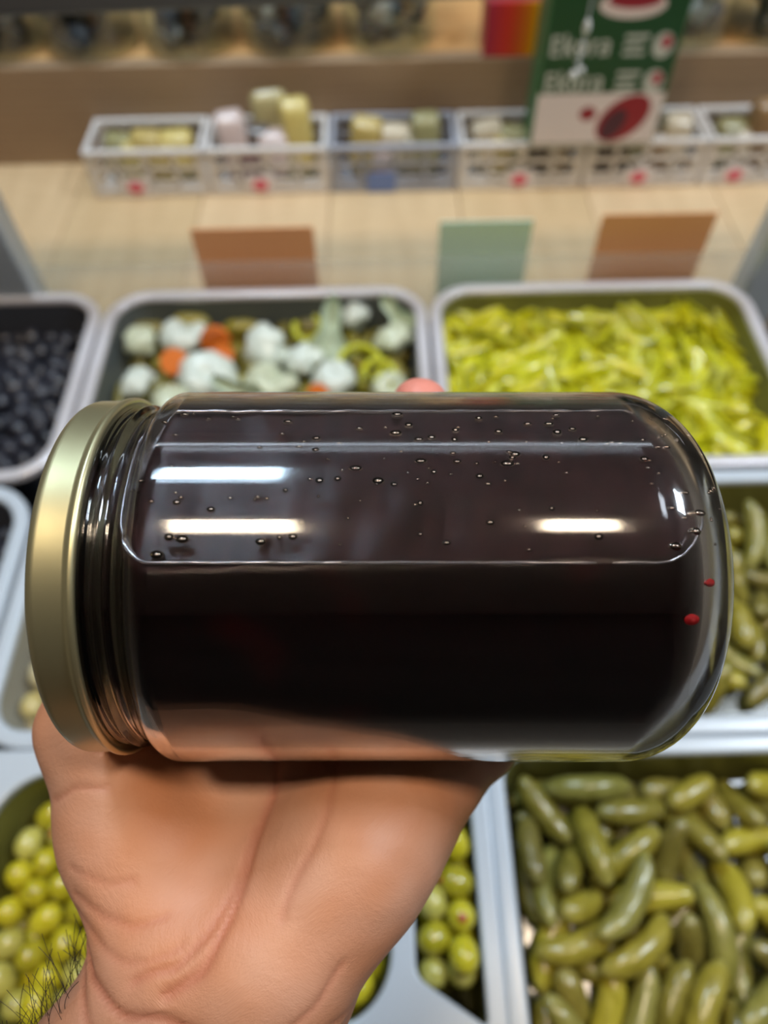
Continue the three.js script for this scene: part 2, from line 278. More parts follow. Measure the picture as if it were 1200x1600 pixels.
const pickleMat = phys([0.86, 0.82, 0.80], 0.32, { vertexColors: true, clearcoat: 0.55, clearcoatRoughness: 0.18 });
const gherkinGeos = [];
for (let i = 0; i < 9; i++) { const q = gherkinPal[i % 6]; gherkinGeos.push({ L: [0.031, 0.037, 0.026, 0.033, 0.017, 0.040, 0.028, 0.020, 0.035][i], r: [0.0078, 0.0081, 0.0074, 0.0083, 0.0085, 0.0078, 0.0072, 0.0081, 0.0076][i], bend: [0.003, 0.006, 0.001, 0.0045, 0.001, 0.007, 0.003, 0.0, 0.005][i] }); const k = gherkinGeos[i]; k.look = (k.L < 0.025 ? 'short ' : k.L < 0.035 ? 'mid-length ' : 'long ') + ['olive', 'mustard green', 'dark olive', 'yellow-green', 'brownish', 'grey-green'][i % 6] + (k.bend > 0.004 ? ' curved' : ''); k.geo = rod({ L: k.L, r: k.r, bend: k.bend, nx: 22, na: 14, bump: 0.16, seed: i + 1, color: pickleColor(i, q[0], q[1]) }); }
function scatterGherkins(n, box, seed, label, group) {
  const R = rng(seed), list = []; for (let i = 0; i < n; i++) list.push(gherkinGeos[Math.floor(R() * 9)]);
  for (const p of pack(list, box, seed + 1, 240, 0.6)) { const o = single('gherkin', p.q.geo, pickleMat, p.q.look + ' gherkin ' + label + ', ' + zone(p, box, -0.035), 'pickle', [0, 0, 0], group); layAlong(o, p, R() * 6.28); }
}
scatterGherkins(152, { x0: 0.076, x1: 0.337, z0: -0.108, z1: 0.052, y0: -0.056 }, 11, 'in the front tub', 'gherkins in the front tub');
scatterGherkins(138, { x0: 0.060, x1: 0.322, z0: -0.312, z1: -0.148, y0: -0.055 }, 21, 'behind the jar base', 'gherkins in the tray behind the jar');

// green olives, some with a red pepper filling at one end
const oliveMat = phys([1, 1, 1], 0.22, { vertexColors: true, clearcoat: 0.8, clearcoatRoughness: 0.08 });
const oliveColor = (seed, a, b) => (s, t) => { const n = clamp(0.5 + 0.7 * noise.noise(s * 3 + seed * 5, Math.cos(t), Math.sin(t) + seed), 0, 1); return [0, 1, 2].map((c) => lerp(a[c], b[c], n)); };
const olivePal = [[[0.47, 0.41, 0.012], [0.62, 0.55, 0.03]], [[0.55, 0.49, 0.012], [0.70, 0.62, 0.04]], [[0.36, 0.32, 0.015], [0.52, 0.46, 0.03]], [[0.50, 0.46, 0.08], [0.62, 0.58, 0.16]]];
const pimentoMat = std([0.50, 0.10, 0.04], 0.4);
const oliveProf = (s) => Math.pow(Math.max(0, 1 - Math.pow(Math.abs(s * 2 - 1), 2.3)), 0.5);
const oliveGeos = olivePal.map((q, i) => rod({ L: 0.0035, r: 0.0083, nx: 14, na: 16, bump: 0.03, seed: i, prof: oliveProf, color: oliveColor(i, q[0], q[1]) }));
function scatterOlives(n, box, seed, label, group, geos = oliveGeos, stuffed = 0.25) {
  const R = rng(seed), list = []; for (let i = 0; i < n; i++) list.push({ L: 0.0035, r: 0.0083 });
  for (const p of pack(list, box, seed + 1, 260, 0.9)) {
    const filled = R() < stuffed, gi = Math.floor(R() * geos.length), o = thing(geos.length > 2 ? 'olive' : 'pale_olive', (geos.length > 2 ? ['mid-green', 'bright green', 'dark green', 'yellowish'][gi] : ['pale', 'mustard'][gi]) + ' olive ' + (filled ? 'with red filling ' : '') + label + ', ' + zone(p, box, -0.045), 'olive', [0, 0, 0], filled ? group + ', with a red filling' : group);
    part('flesh', geos[gi], oliveMat, o);
    if (filled) { const g = new THREE.SphereGeometry(0.0026, 10, 8); g.scale(0.6, 1, 1); g.translate(0.0092, 0, 0); part('filling', g, pimentoMat, o); } else { const g = new THREE.CylinderGeometry(0.0013, 0.0007, 0.0012, 8); g.rotateZ(-Math.PI / 2); g.translate(0.0098, 0, 0); part('stem_scar', g, std([0.2, 0.15, 0.04], 0.6), o); }
    layAlong(o, p, R() * 6.28);
  }
}
scatterOlives(200, { x0: -0.234, x1: -0.0035, z0: -0.106, z1: 0.0165, y0: -0.053, cr: 0.034 }, 31, 'in the big well', 'green olives in the big well', oliveGeos, 0.2);
scatterOlives(68, { x0: 0.0135, x1: 0.0462, z0: -0.098, z1: 0.0035, y0: -0.077 }, 51, 'in the narrow well', 'green olives in the narrow well', oliveGeos, 0.2);
const paleGeos = [[[0.50, 0.43, 0.22], [0.62, 0.56, 0.36]], [[0.46, 0.36, 0.12], [0.58, 0.50, 0.22]]].map((q, i) => rod({ L: 0.0035, r: 0.0083, nx: 14, na: 16, bump: 0.04, seed: i + 7, prof: oliveProf, color: oliveColor(i, q[0], q[1]) }));
scatterOlives(90, { x0: -0.248, x1: -0.15, z0: -0.29, z1: -0.146, y0: -0.042 }, 61, 'below the gold lid', 'pale olives below the gold lid', paleGeos, 0);

// black olives, dry and wrinkled
const blackMat = phys([1, 1, 1], 0.36, { vertexColors: true, clearcoat: 0.25, clearcoatRoughness: 0.3 });
const blackGeos = [0, 1, 2, 3, 4].map((i) => rod({ L: 0.005, r: 0.0078, nx: 14, na: 14, bump: 0.32, seed: i * 3 + 2, prof: oliveProf, color: oliveColor(i, [[0.012, 0.013, 0.02], [0.02, 0.02, 0.03], [0.010, 0.012, 0.018], [0.035, 0.035, 0.045], [0.016, 0.014, 0.018]][i], [0.035, 0.038, 0.055]) }));
function scatterBlack(n, box, seed, label, group) {
  const R = rng(seed), list = []; for (let i = 0; i < n; i++) list.push({ L: 0.005, r: 0.0074 });
  for (const p of pack(list, box, seed + 1, 260, 0.8)) layAlong(single('black_olive', blackGeos[Math.floor(R() * 5)], blackMat, label + ', ' + zone(p, box, box.y0 + 0.022), 'olive', [0, 0, 0], group), p, R() * 6.28);
}
scatterBlack(250, { x0: -0.45, x1: -0.279, z0: -0.546, z1: -0.353, y0: -0.060, h: 0.07 }, 71, 'wrinkled black olive left of the mixed pickles', 'wrinkled black olives at the back left');
scatterBlack(48, { x0: -0.37, x1: -0.289, z0: -0.316, z1: -0.210, y0: -0.050, h: 0.06 }, 81, 'dark olive beside the gold lid', 'dark olives beside the lid');

// yellow-green pepper strips
const stripMat = phys([1, 1, 1], 0.3, { vertexColors: true, clearcoat: 0.5, clearcoatRoughness: 0.15 });
const stripPal = [[[0.48, 0.48, 0.004], [0.64, 0.63, 0.015]], [[0.56, 0.55, 0.006], [0.72, 0.70, 0.03]], [[0.39, 0.40, 0.005], [0.56, 0.55, 0.015]], [[0.60, 0.61, 0.06], [0.74, 0.75, 0.14]], [[0.52, 0.48, 0.004], [0.66, 0.62, 0.015]]];
const stripGeos = stripPal.map((q, i) => ({ look: ['yellow-green', 'bright yellow', 'dark lime', 'pale lime', 'golden green'][i], L: [0.036, 0.030, 0.040, 0.026, 0.034][i], r: 0.0034, geo: rod({ L: [0.036, 0.030, 0.040, 0.026, 0.034][i], r: 0.0062, flat: 0.36, bend: [0.006, 0.009, 0.004, 0.010, 0.002][i], nx: 16, na: 10, bump: 0.15, seed: i + 4, color: oliveColor(i, q[0], q[1]) }) }));
{
  const R = rng(91), list = []; for (let i = 0; i < 700; i++) list.push(stripGeos[Math.floor(R() * 5)]);
  const P = pack(list, { x0: 0.061, x1: 0.338, z0: -0.550, z1: -0.350, y0: -0.049, h: 0.05 }, 92, 120, 0.35);
  const show = P.filter((p) => p.a.z + p.b.z < 2 * -0.38).sort((p, q) => (q.a.y + q.b.y) - (p.a.y + p.b.y)).slice(0, 300), rest = P.filter((p) => !show.includes(p));
  for (const p of show) layAlong(single('pepper_strip', p.q.geo, stripMat, p.q.look + ' pepper strip in the heap, ' + zone(p, { x0: 0.061, x1: 0.338, z0: -0.550, z1: -0.380 }, -0.036), 'pepper strip', [0, 0, 0], 'pepper strips in the tray'), p, R() * 6.28);
  const im = new THREE.InstancedMesh(stripGeos[0].geo, stripMat, rest.length), d = new THREE.Object3D(); rest.forEach((p, i) => { layAlong(d, p, R() * 6.28); d.updateMatrix(); im.setMatrixAt(i, d.matrix); });
  im.name = 'pepper_strips'; im.userData.kind = 'stuff'; im.userData.label = 'lower layer of yellow-green pepper strips beneath the heap'; im.userData.category = 'pepper strips'; scene.add(im);
}

// mixed pickles: cauliflower, carrot, cucumber, pepper rings
function floretGeo(seed, size) {
  const g = mergeVertices(new THREE.IcosahedronGeometry(1, 4).deleteAttribute('uv').deleteAttribute('normal')), p = g.attributes.position, R = rng(seed), lob = [], v = V(0, 0, 0);
  for (let i = 0; i < 22; i++) { const a = R() * 6.28, e = Math.acos(1 - R() * 1.2); lob.push(V(Math.cos(a) * Math.sin(e), Math.cos(e), Math.sin(a) * Math.sin(e))); }
  for (let i = 0; i < p.count; i++) {
    v.fromBufferAttribute(p, i); let m = 9; for (const l of lob) m = Math.min(m, v.distanceTo(l));
    let s = v.y > -0.3 ? 1.1 - 1.0 * m * m : 0.7; s += 0.05 * noise.noise(v.x * 9, v.y * 9, v.z * 9 + seed);
    v.multiplyScalar(s); if (v.y < 0) { const k = smooth(-v.y, 0, 0.8); v.x *= 1 - 0.65 * k; v.z *= 1 - 0.65 * k; v.y *= 1.35; }
    p.setXYZ(i, v.x * size, v.y * size * 0.85, v.z * size);
  }
  g.computeVertexNormals(); return g;
}
const curdMat = phys([0.68, 0.74, 0.66], 0.38, { clearcoat: 0.4, clearcoatRoughness: 0.2 }), curdMatB = phys([0.60, 0.64, 0.46], 0.38, { clearcoat: 0.4 });
const carrotMat = phys([0.72, 0.17, 0.02], 0.32, { clearcoat: 0.5 });
function carrotGeo(r, h, wav) { const s = new THREE.Shape(); for (let i = 0; i <= 48; i++) { const a = i / 48 * Math.PI * 2, q = r * (1 + wav * Math.cos(a * 12)); i ? s.lineTo(q * Math.cos(a), q * Math.sin(a)) : s.moveTo(q, 0); } const g = new THREE.ExtrudeGeometry(s, { depth: h, bevelEnabled: true, bevelSize: 0.0008, bevelThickness: 0.0008, bevelSegments: 2 }); g.rotateX(-Math.PI / 2); g.translate(0, -h / 2, 0); return g; }
function leafGeo(w, l, seed) {          // thick curled cabbage piece, pointed at one end
  const n = 14, m = 10, pos = [], idx = [], N = (n + 1) * (m + 1);
  for (const side of [1, -1]) for (let i = 0; i <= n; i++) for (let j = 0; j <= m; j++) {
    const u = i / n, v = j / m * 2 - 1, ww = w * (1 - Math.pow(u, 2.2)) * (0.75 + 0.25 * Math.sin(u * 9)) + 0.001, x = (u - 0.5) * l, z = v * ww, y = 0.010 * Math.abs(v) ** 1.6 + 0.003 * noise.noise(x * 90 + seed, z * 90, 1) - 0.008 * (u - 0.5) ** 2;
    pos.push(x, y + side * 0.0011 * (1 - Math.abs(v) ** 4 * 0.8), z);
  }
  for (let i = 0; i < n; i++) for (let j = 0; j < m; j++) { const a = i * (m + 1) + j, b = a + 1, c = a + m + 1, d = c + 1; idx.push(a, b, c, b, d, c, a + N, c + N, b + N, b + N, c + N, d + N); }
  for (let i = 0; i < n; i++) for (const j of [0, m]) { const a = i * (m + 1) + j, c = a + m + 1; j ? idx.push(a, a + N, c, c, a + N, c + N) : idx.push(a, c, a + N, c, c + N, a + N); }
  for (let j = 0; j < m; j++) for (const i of [0, n]) { const a = i * (m + 1) + j, b = a + 1; i ? idx.push(a, b, a + N, b, b + N, a + N) : idx.push(a, a + N, b, b, a + N, b + N); }
  const g = new THREE.BufferGeometry(); g.setAttribute('position', new THREE.Float32BufferAttribute(pos, 3)); g.setIndex(idx); g.computeVertexNormals(); return g;
}
{
  const R = rng(101), Y = -0.022;
  // base layer of olive-green cucumber chunks
  const list = []; for (let i = 0; i < 150; i++) list.push(gherkinGeos[[4, 7, 2, 6, 4, 7][i % 6]]);
  for (const p of pack(list, { x0: -0.243, x1: 0.027, z0: -0.546, z1: -0.353, y0: -0.052, h: 0.05 }, 102, 200, 0.4)) layAlong(single('cucumber_chunk', p.q.geo, pickleMat, p.q.look + ' cucumber chunk in the mixed pickles, ' + zone(p, { x0: -0.243, x1: 0.027, z0: -0.546, z1: -0.353 }, -0.034), 'pickle', [0, 0, 0], 'cucumber chunks in the mixed pickles'), p, R() * 6.28);
  const fl = [0, 1, 2, 3].map((i) => floretGeo(200 + i, 0.020));
  [[-0.185, -0.512, 1.1, 0, 'white cauliflower floret at the back left of the mixed pickles'], [-0.155, -0.455, 1.35, 0, 'big white cauliflower floret just above the neck of the jar'], [-0.218, -0.452, 0.85, 0, 'white cauliflower floret at the left corner, nearest the lid'],
    [-0.105, -0.497, 1.15, 0, 'white cauliflower floret right of the orange carrot pieces'], [-0.098, -0.447, 1.2, 1, 'cream cauliflower floret in the middle of the mixed pickles, above the jar'], [-0.042, -0.450, 1.0, 0, 'white cauliflower floret below the pointed cabbage leaf'],
    [0.012, -0.500, 0.95, 1, 'greenish cauliflower floret at the right wall of the mixed pickles tray'], [-0.183, -0.425, 1.0, 1, 'cream cauliflower floret peeping out between lid and jar shoulder'], [0.008, -0.44, 0.8, 1, 'pale floret beside the fingertip, by the right wall of the tray'], [-0.225, -0.507, 0.8, 1, 'small cream floret in the back left corner of the mixed pickles'], [-0.070, -0.478, 0.9, 0, 'small white floret between the cream floret and the cabbage leaf'], [-0.025, -0.532, 0.8, 0, 'small white floret at the back wall behind the cabbage leaf']].forEach(([x, z, s, k, label], i) => {
    const o = single('cauliflower_floret', fl[i % 4], k ? curdMatB : curdMat, label, 'cauliflower', [x, Y + 0.006, z]); o.scale.setScalar(s); o.rotation.set((R() - 0.5) * 0.9, R() * 6, (R() - 0.5) * 0.9);
  });
  const cg = carrotGeo(0.011, 0.005, 0.05);
  [[-0.152, -0.497, 1.15, 'upright orange carrot slice between two cauliflower florets', 1.0], [-0.186, -0.470, 1.05, 'orange carrot slice at the left of the mixed pickles', 0.3], [-0.143, -0.478, 0.85, 'smaller orange carrot slice leaning under the upright one', 0.7], [-0.055, -0.427, 0.8, 'orange carrot slice low down against the jar silhouette', 0.4]].forEach(([x, z, s, label, tilt]) => {
    const o = single('carrot_slice', cg, carrotMat, label, 'carrot', [x, Y + 0.016, z]); o.scale.setScalar(s); o.rotation.set(tilt, R() * 2, 0.3);
  });
  const lm = phys([0.58, 0.68, 0.52], 0.35, { clearcoat: 0.4, side: THREE.DoubleSide });
  [[-0.045, -0.500, 'tall pointed pale cabbage leaf standing in the mixed pickles', 1.35, [0.12, 0.62, -0.6], 0.010], [0.015, -0.528, 'pale cabbage piece in the back right corner of the mixed pickles', 0.95, [-0.5, 0.45, -0.5], 0.002], [-0.125, -0.43, 'pale cabbage piece lying just above the jar shoulder', 1.0, [-0.7, 0.3, -0.3], 0.008]].forEach(([x, z, label, s, dir, up], i) => {
    const o = single('cabbage_leaf', leafGeo(0.014, 0.046, i), lm, label, 'cabbage', [x, Y + 0.014 + up, z]); o.scale.setScalar(s); const X = V(...dir).normalize(), Zr = X.clone().cross(V(0, 0.6, 0.8)).normalize(); o.quaternion.setFromRotationMatrix(new THREE.Matrix4().makeBasis(X, Zr.clone().cross(X), Zr));
  });
  const rm = phys([0.55, 0.56, 0.02], 0.3, { clearcoat: 0.5 });
  [[-0.018, -0.462, 0.019, 'large curved yellow pepper ring right of the cabbage leaf'], [-0.068, -0.512, 0.012, 'small yellow pepper ring at the back beside the cabbage leaf'], [-0.002, -0.450, 0.014, 'yellow-green pepper ring near the right wall']].forEach(([x, z, r, label]) => {
    const g = new THREE.TorusGeometry(r, 0.0032, 10, 36, 4.6); g.scale(1, 1, 1.6); g.rotateX(Math.PI / 2); const o = single('pepper_ring', g, rm, label, 'pepper ring', [x, Y + 0.015, z]); o.rotation.set(0.3, R() * 6, 0.25);
  });
}

// ---------------------------------------------------------------- baskets on the shelf
const SHELF = -0.06, RIM = -0.006;
const tagWhite = std([0.78, 0.74, 0.75], 0.6), tagPink = std([0.72, 0.14, 0.20], 0.6), tagBlue = std([0.16, 0.24, 0.52], 0.6);
function makeBasket(mat, label, x0, x1, tagAt, tagMat) {
  const w = x1 - x0 - 0.003, t = thing('basket', label, 'basket', [(x0 + x1) / 2, SHELF + 0.0005, -0.848]), H = RIM - SHELF, D = 0.07, b = 0.0058;
  const rim = []; for (const s of [-1, 1]) { rim.push(moved(rbox(w, 0.008, 0.007, 0.002), 0, H, s * D / 2)); rim.push(moved(rbox(0.006, 0.007, D, 0.002), s * (w / 2 - 0.003), H, 0)); } part('rim', mergeGeometries(rim), mat, t);
  part('base', moved(rbox(w - 0.008, 0.003, D - 0.004, 0.001), 0, 0.0015, 0), mat, t);
  for (const sx of [-1, 1]) for (const sz of [-1, 1]) part('corner_post', moved(rbox(0.010, H, 0.004, 0.001), sx * (w / 2 - 0.005), H / 2, sz * (D / 2 - 0.001)), mat, t);
  for (const sz of [-1, 1]) { for (let i = 1; i < 4; i++) part('upright_bar', moved(rbox(i === 2 ? 0.009 : b, H, 0.0025, 0.0008), -w / 2 + i * w / 4, H / 2, sz * D / 2), mat, t); for (const h of [0.3, 0.64]) part('cross_bar', moved(rbox(w, b, 0.0025, 0.0008), 0, H * h, sz * D / 2), mat, t); }
  for (const sx of [-1, 1]) for (const h of [0.3, 0.64]) part('cross_bar', moved(rbox(0.0025, b, D, 0.0008), sx * (w / 2 - 0.002), H * h, 0), mat, t);
  part('bottom_band', moved(rbox(w, 0.010, 0.003, 0.001), 0, 0.005, D / 2), mat, t);
  const tg = part('label_card', moved(rbox(0.034, 0.024, 0.0015, 0.0005), tagAt * w, 0.013, D / 2 + 0.0025), tagMat === tagBlue ? tagBlue : tagWhite, t);
  if (tagMat === tagPink) { const g = new THREE.CylinderGeometry(0.0075, 0.0075, 0.001, 20); g.rotateX(Math.PI / 2); g.scale(1.25, 1, 1); part('pink_spot', moved(g, tagAt * w, 0.013, D / 2 + 0.0035), tagPink, tg); }
}
const BX = [-0.346, -0.203, -0.057, 0.097, 0.248, 0.391, 0.54];
['white plastic lattice basket at the left end of the row', 'white lattice basket of dark and pink packets, second from the left post', 'grey plastic lattice basket with a blue card, the only grey one', 'white lattice basket just left of the green carton', 'white lattice basket under the right half of the green carton', 'white lattice basket at the right end of the row'].forEach((l, i) => makeBasket(i === 2 ? M.basketGrey : M.basket, l, BX[i], BX[i + 1], [-0.13, -0.08, -0.1, 0.0, -0.02, -0.22][i], i === 2 ? tagBlue : tagPink));
// small packets in the baskets
const packetGeo = (() => { const g = new THREE.SphereGeometry(1, 18, 12), p = g.attributes.position; for (let i = 0; i < p.count; i++) { const x = p.getX(i), y = p.getY(i), z = p.getZ(i), q = (v) => Math.sign(v) * Math.pow(Math.abs(v), 0.35); p.setXYZ(i, q(x) * 0.92 + 0.04 * noise.noise(y * 3, z * 3, 1), q(y), z * (1 - 0.5 * Math.pow(Math.abs(y), 3))); } g.computeVertexNormals(); return g; })();
const packetMats = {};
function packet(x, y, z, w, h, d, col, label, tilt = 0.15) {
  const key = col.join(); packetMats[key] ??= phys(col, 0.35, { clearcoat: 0.5, clearcoatRoughness: 0.2 });
  const o = single('snack_packet', packetGeo, packetMats[key], label, 'packet', [x, y, z]); o.scale.set(w / 2, h / 2, d / 2); o.rotation.set(-0.15, tilt * 2, tilt); return o;
}
const yel = [0.50, 0.38, 0.12], gold = [0.62, 0.50, 0.16], pink = [0.62, 0.50, 0.47], dark = [0.10, 0.075, 0.06], olive = [0.30, 0.28, 0.13], cream = [0.60, 0.52, 0.38], brownP = [0.26, 0.15, 0.06];
[[0, 0.2, olive, 0.054, 'dull olive packet in the leftmost basket, by its left side'], [0, 0.5, yel, 0.060, 'mustard yellow packet in the middle of the leftmost basket'], [0, 0.78, gold, 0.056, 'golden packet at the right side of the leftmost basket'],
  [1, 0.17, pink, 0.080, 'pale pink packet at the left of the second basket'], [1, 0.38, dark, 0.062, 'dark brown packet standing in the second basket'], [1, 0.56, pink, 0.058, 'pale pink packet in the middle of the second basket'], [1, 0.80, gold, 0.090, 'tall yellow packet at the right of the second basket'],
  [2, 0.25, yel, 0.070, 'mustard packet at the left of the grey basket'], [2, 0.52, cream, 0.058, 'cream packet in the middle of the grey basket'], [2, 0.80, olive, 0.074, 'dull olive packet at the right of the grey basket'],
  [3, 0.2, cream, 0.060, 'cream packet at the left of the basket beside the carton'], [3, 0.45, olive, 0.056, 'dull olive packet in the basket beside the carton'], [3, 0.72, dark, 0.050, 'dark brown packet in the basket beside the carton'],
  [4, 0.2, dark, 0.046, 'dark brown packet in the basket under the carton'], [4, 0.5, olive, 0.046, 'dull olive packet in the basket under the carton'], [4, 0.82, cream, 0.066, 'cream packet at the right of the basket under the carton'],
  [5, 0.2, olive, 0.056, 'dull olive packet in the right end basket'], [5, 0.5, brownP, 0.082, 'brown packet standing tall in the right end basket'], [5, 0.8, brownP, 0.070, 'shorter brown packet in the right end basket']].forEach(([b, u, c, h, label], i) => packet(lerp(BX[b] + 0.012, BX[b + 1] - 0.012, u), SHELF + 0.004 + h / 2, -0.85 + (i % 2) * 0.006, 0.040 + (i % 3) * 0.003, h, 0.036, c, label, ((i * 37) % 7 - 3) * 0.03));
[[0, 0.34, 0.050, gold, 'golden packet lying in the leftmost basket between two others'], [0, 0.66, 0.048, yel, 'mustard packet right of centre in the leftmost basket'], [1, 0.28, 0.044, [0.20, 0.10, 0.10], 'plum brown packet low in the second basket'], [1, 0.68, 0.040, olive, 'dull olive packet low in the second basket'], [2, 0.38, 0.044, pink, 'pale pink packet low in the grey basket'], [2, 0.66, 0.052, [0.34, 0.30, 0.2], 'khaki packet right of centre in the grey basket'], [3, 0.32, 0.050, yel, 'mustard packet in the basket beside the carton'], [3, 0.88, 0.056, cream, 'cream packet at the right of the basket beside the carton'], [4, 0.66, 0.050, brownP, 'brown packet in the basket under the carton'], [5, 0.34, 0.050, cream, 'cream packet in the right end basket']].forEach(([b, u, h, c, label], i) => packet(lerp(BX[b] + 0.012, BX[b + 1] - 0.012, u), SHELF + 0.004 + h / 2, -0.834 - (i % 2) * 0.003, 0.030, h, 0.02, c, label, ((i * 31) % 5 - 2) * 0.06));
packet(-0.125, SHELF + 0.049, -0.869, 0.05, 0.088, 0.022, [0.42, 0.36, 0.17], 'tall khaki packet at the back of the second basket', 0.05);

// ---------------------------------------------------------------- green carton and small gift box
{
  const W = 512, H = 768, cv = document.createElement('canvas'); cv.width = W; cv.height = H; const c = cv.getContext('2d');
  c.fillStyle = '#1c4726'; c.fillRect(0, 0, W, H);
  const y = (m) => H * (1 - m / 0.24);     // metres above the bottom of the face
  c.fillStyle = '#d8cdc8'; c.fillRect(0, y(0.055), W, H);
  c.fillStyle = '#26522f'; c.fillRect(0, y(0.086), W, 3);
  c.fillStyle = '#8c1f28'; c.beginPath(); c.ellipse(365, y(0.027), 112, 72, -0.5, 0, 7); c.fill(); c.fillStyle = '#4a2430'; c.beginPath(); c.ellipse(330, y(0.021), 40, 62, 0.7, 0, 7); c.fill(); c.fillStyle = '#8c1f28'; c.beginPath(); c.ellipse(215, y(0.033), 34, 24, 0, 0, 7); c.fill();
  for (const m of [0.0665, 0.102]) {
    c.fillStyle = '#b9bdb2'; c.font = 'bold 88px sans-serif'; c.textBaseline = 'middle'; c.fillText('Ekora', 14, y(m), 240);
    for (const [k, w] of [[-26, 92], [0, 76], [26, 84]]) c.fillRect(300, y(m) + k - 7, w, 13);
    c.beginPath(); c.arc(450, y(m) + 2, 40, 0, 7); c.fill(); c.fillStyle = '#a32a3c'; c.beginPath(); c.arc(462, y(m) - 8, 20, 0, 7); c.fill();
  }
  c.fillStyle = '#d9c9c2'; c.beginPath(); c.ellipse(300, y(0.139), 125, 40, 0, 0, 7); c.fill(); c.fillStyle = '#8f2430'; c.beginPath(); c.ellipse(305, y(0.143), 100, 24, 0, 0, 7); c.fill();
  const t = new THREE.CanvasTexture(cv); t.colorSpace = THREE.SRGBColorSpace;
  const k = thing('food_carton', 'green carton with white lettering and a dark red picture, standing above the baskets', 'carton', [0.247, RIM + 0.0042, -0.826]);
  const body = new RoundedBoxGeometry(0.143, 0.24, 0.05, 2, 0.003); body.translate(0, 0.12, 0); part('carton_body', body, std([0.05, 0.16, 0.06], 0.45), k);
  const face = new THREE.PlaneGeometry(0.139, 0.24 - 0.005); face.translate(0, 0.12, 0.0253); part('printed_front', face, std('#ffffff', 0.4, { map: t }), k);
  part('top_flap', moved(rbox(0.139, 0.002, 0.046, 0.0008), 0, 0.2412, 0), std([0.05, 0.16, 0.06], 0.45), k);
  k.rotation.x = -0.05;
}
{
  const cv = document.createElement('canvas'); cv.width = 256; cv.height = 256; const c = cv.getContext('2d'), gr = c.createLinearGradient(0, 0, 256, 0);
  gr.addColorStop(0, '#a01848'); gr.addColorStop(0.35, '#d83020'); gr.addColorStop(0.6, '#e87818'); gr.addColorStop(0.8, '#f0c010'); gr.addColorStop(1, '#c8a810'); c.fillStyle = gr; c.fillRect(0, 0, 256, 256);
  const t = new THREE.CanvasTexture(cv); t.colorSpace = THREE.SRGBColorSpace;
  const b = thing('gift_box', 'small box striped magenta, red and yellow, left of the green carton', 'box', [0.162, 0.0555, -0.915]);
  part('box_front', moved(rbox(0.075, 0.055, 0.004, 0.001), 0, 0.0275, 0.022), std('#ffffff', 0.4, { map: t }), b);
  part('box_body', moved(rbox(0.073, 0.055, 0.040, 0.001), 0, 0.0275, 0), std([0.35, 0.05, 0.06], 0.5), b);
  part('open_lid', moved(rbox(0.073, 0.05, 0.003, 0.001), -0.012, 0.078, -0.010, 0.2, 0, 0.35), std([0.45, 0.16, 0.05], 0.5), b);
}
// ---------------------------------------------------------------- glass storage jars on the upper shelf
{
  const prof = [[0, 0.0006], [0.046, 0.0006], [0.053, 0.004], [0.056, 0.012], [0.056, 0.135], [0.052, 0.148], [0.046, 0.154], [0.046, 0.165]].map((p) => new THREE.Vector2(...p));
  const inner = [[0.0445, 0.165], [0.0445, 0.154], [0.0505, 0.147], [0.0538, 0.134], [0.0538, 0.012], [0.050, 0.006], [0, 0.005]].map((p) => new THREE.Vector2(...p));
  const jg = new THREE.LatheGeometry([...prof, ...inner], 40), lg = new THREE.LatheGeometry([[0, 0.166], [0.048, 0.166], [0.049, 0.169], [0.049, 0.184], [0.046, 0.188], [0, 0.189]].map((p) => new THREE.Vector2(...p)), 36);
  const lump = (seed) => { const g = mergeVertices(new THREE.IcosahedronGeometry(0.013, 2).deleteAttribute('uv').deleteAttribute('normal')), p = g.attributes.position; for (let i = 0; i < p.count; i++) { const x = p.getX(i), y = p.getY(i), z = p.getZ(i), k = 1 + 0.6 * noise.noise(x * 110 + seed, y * 110, z * 110); p.setXYZ(i, x * k, y * k * 0.7, z * k); } g.computeVertexNormals(); return g; };
  const lumps = [1, 2, 3].map(lump), dm = std([0.045, 0.04, 0.04], 0.5), pm = std([0.45, 0.34, 0.20], 0.6), wm = std([0.50, 0.49, 0.47], 0.5), bm = std([0.05, 0.06, 0.09], 0.5);
  [[-0.445, 'dark storage jar behind the left post'], [-0.335, 'glass jar of dark dried fruit at the left of the upper shelf'], [-0.218, 'glass jar with pale pieces, second from the left on the upper shelf'], [-0.100, 'glass jar above the second basket'], [0.018, 'glass jar standing left of the striped gift box'], [0.365, 'glass jar just right of the green carton'], [0.478, 'dark storage jar at the right end of the upper shelf']].forEach(([x, label], n) => {
    const j = thing('storage_jar', label, 'jar', [x, 0.0555, -0.944]), R = rng(300 + n), bins = [[], [], [], []];
    part('glass_body', jg, M.glassThin, j); part('lid', lg, M.steelDark, j);
    for (let i = 0; i < 64; i++) { const a = R() * 6.28, r = Math.sqrt(R()) * 0.036, g = lumps[i % 3].clone(); g.rotateY(R() * 6); g.rotateX(R() * 6); g.translate(r * Math.cos(a), 0.021 + Math.floor(i / 9) * 0.0155, r * Math.sin(a)); const q = R(); bins[q < (n === 0 || n === 6 ? 0.8 : 0.42) ? 0 : q < 0.62 ? 1 : q < 0.82 ? 2 : 3].push(g); }
    bins.forEach((b, i) => { if (b.length) { const m = part('dried_fruit', mergeGeometries(b), [dm, pm, wm, bm][i], j); m.userData.kind = 'stuff'; } });
  });
}

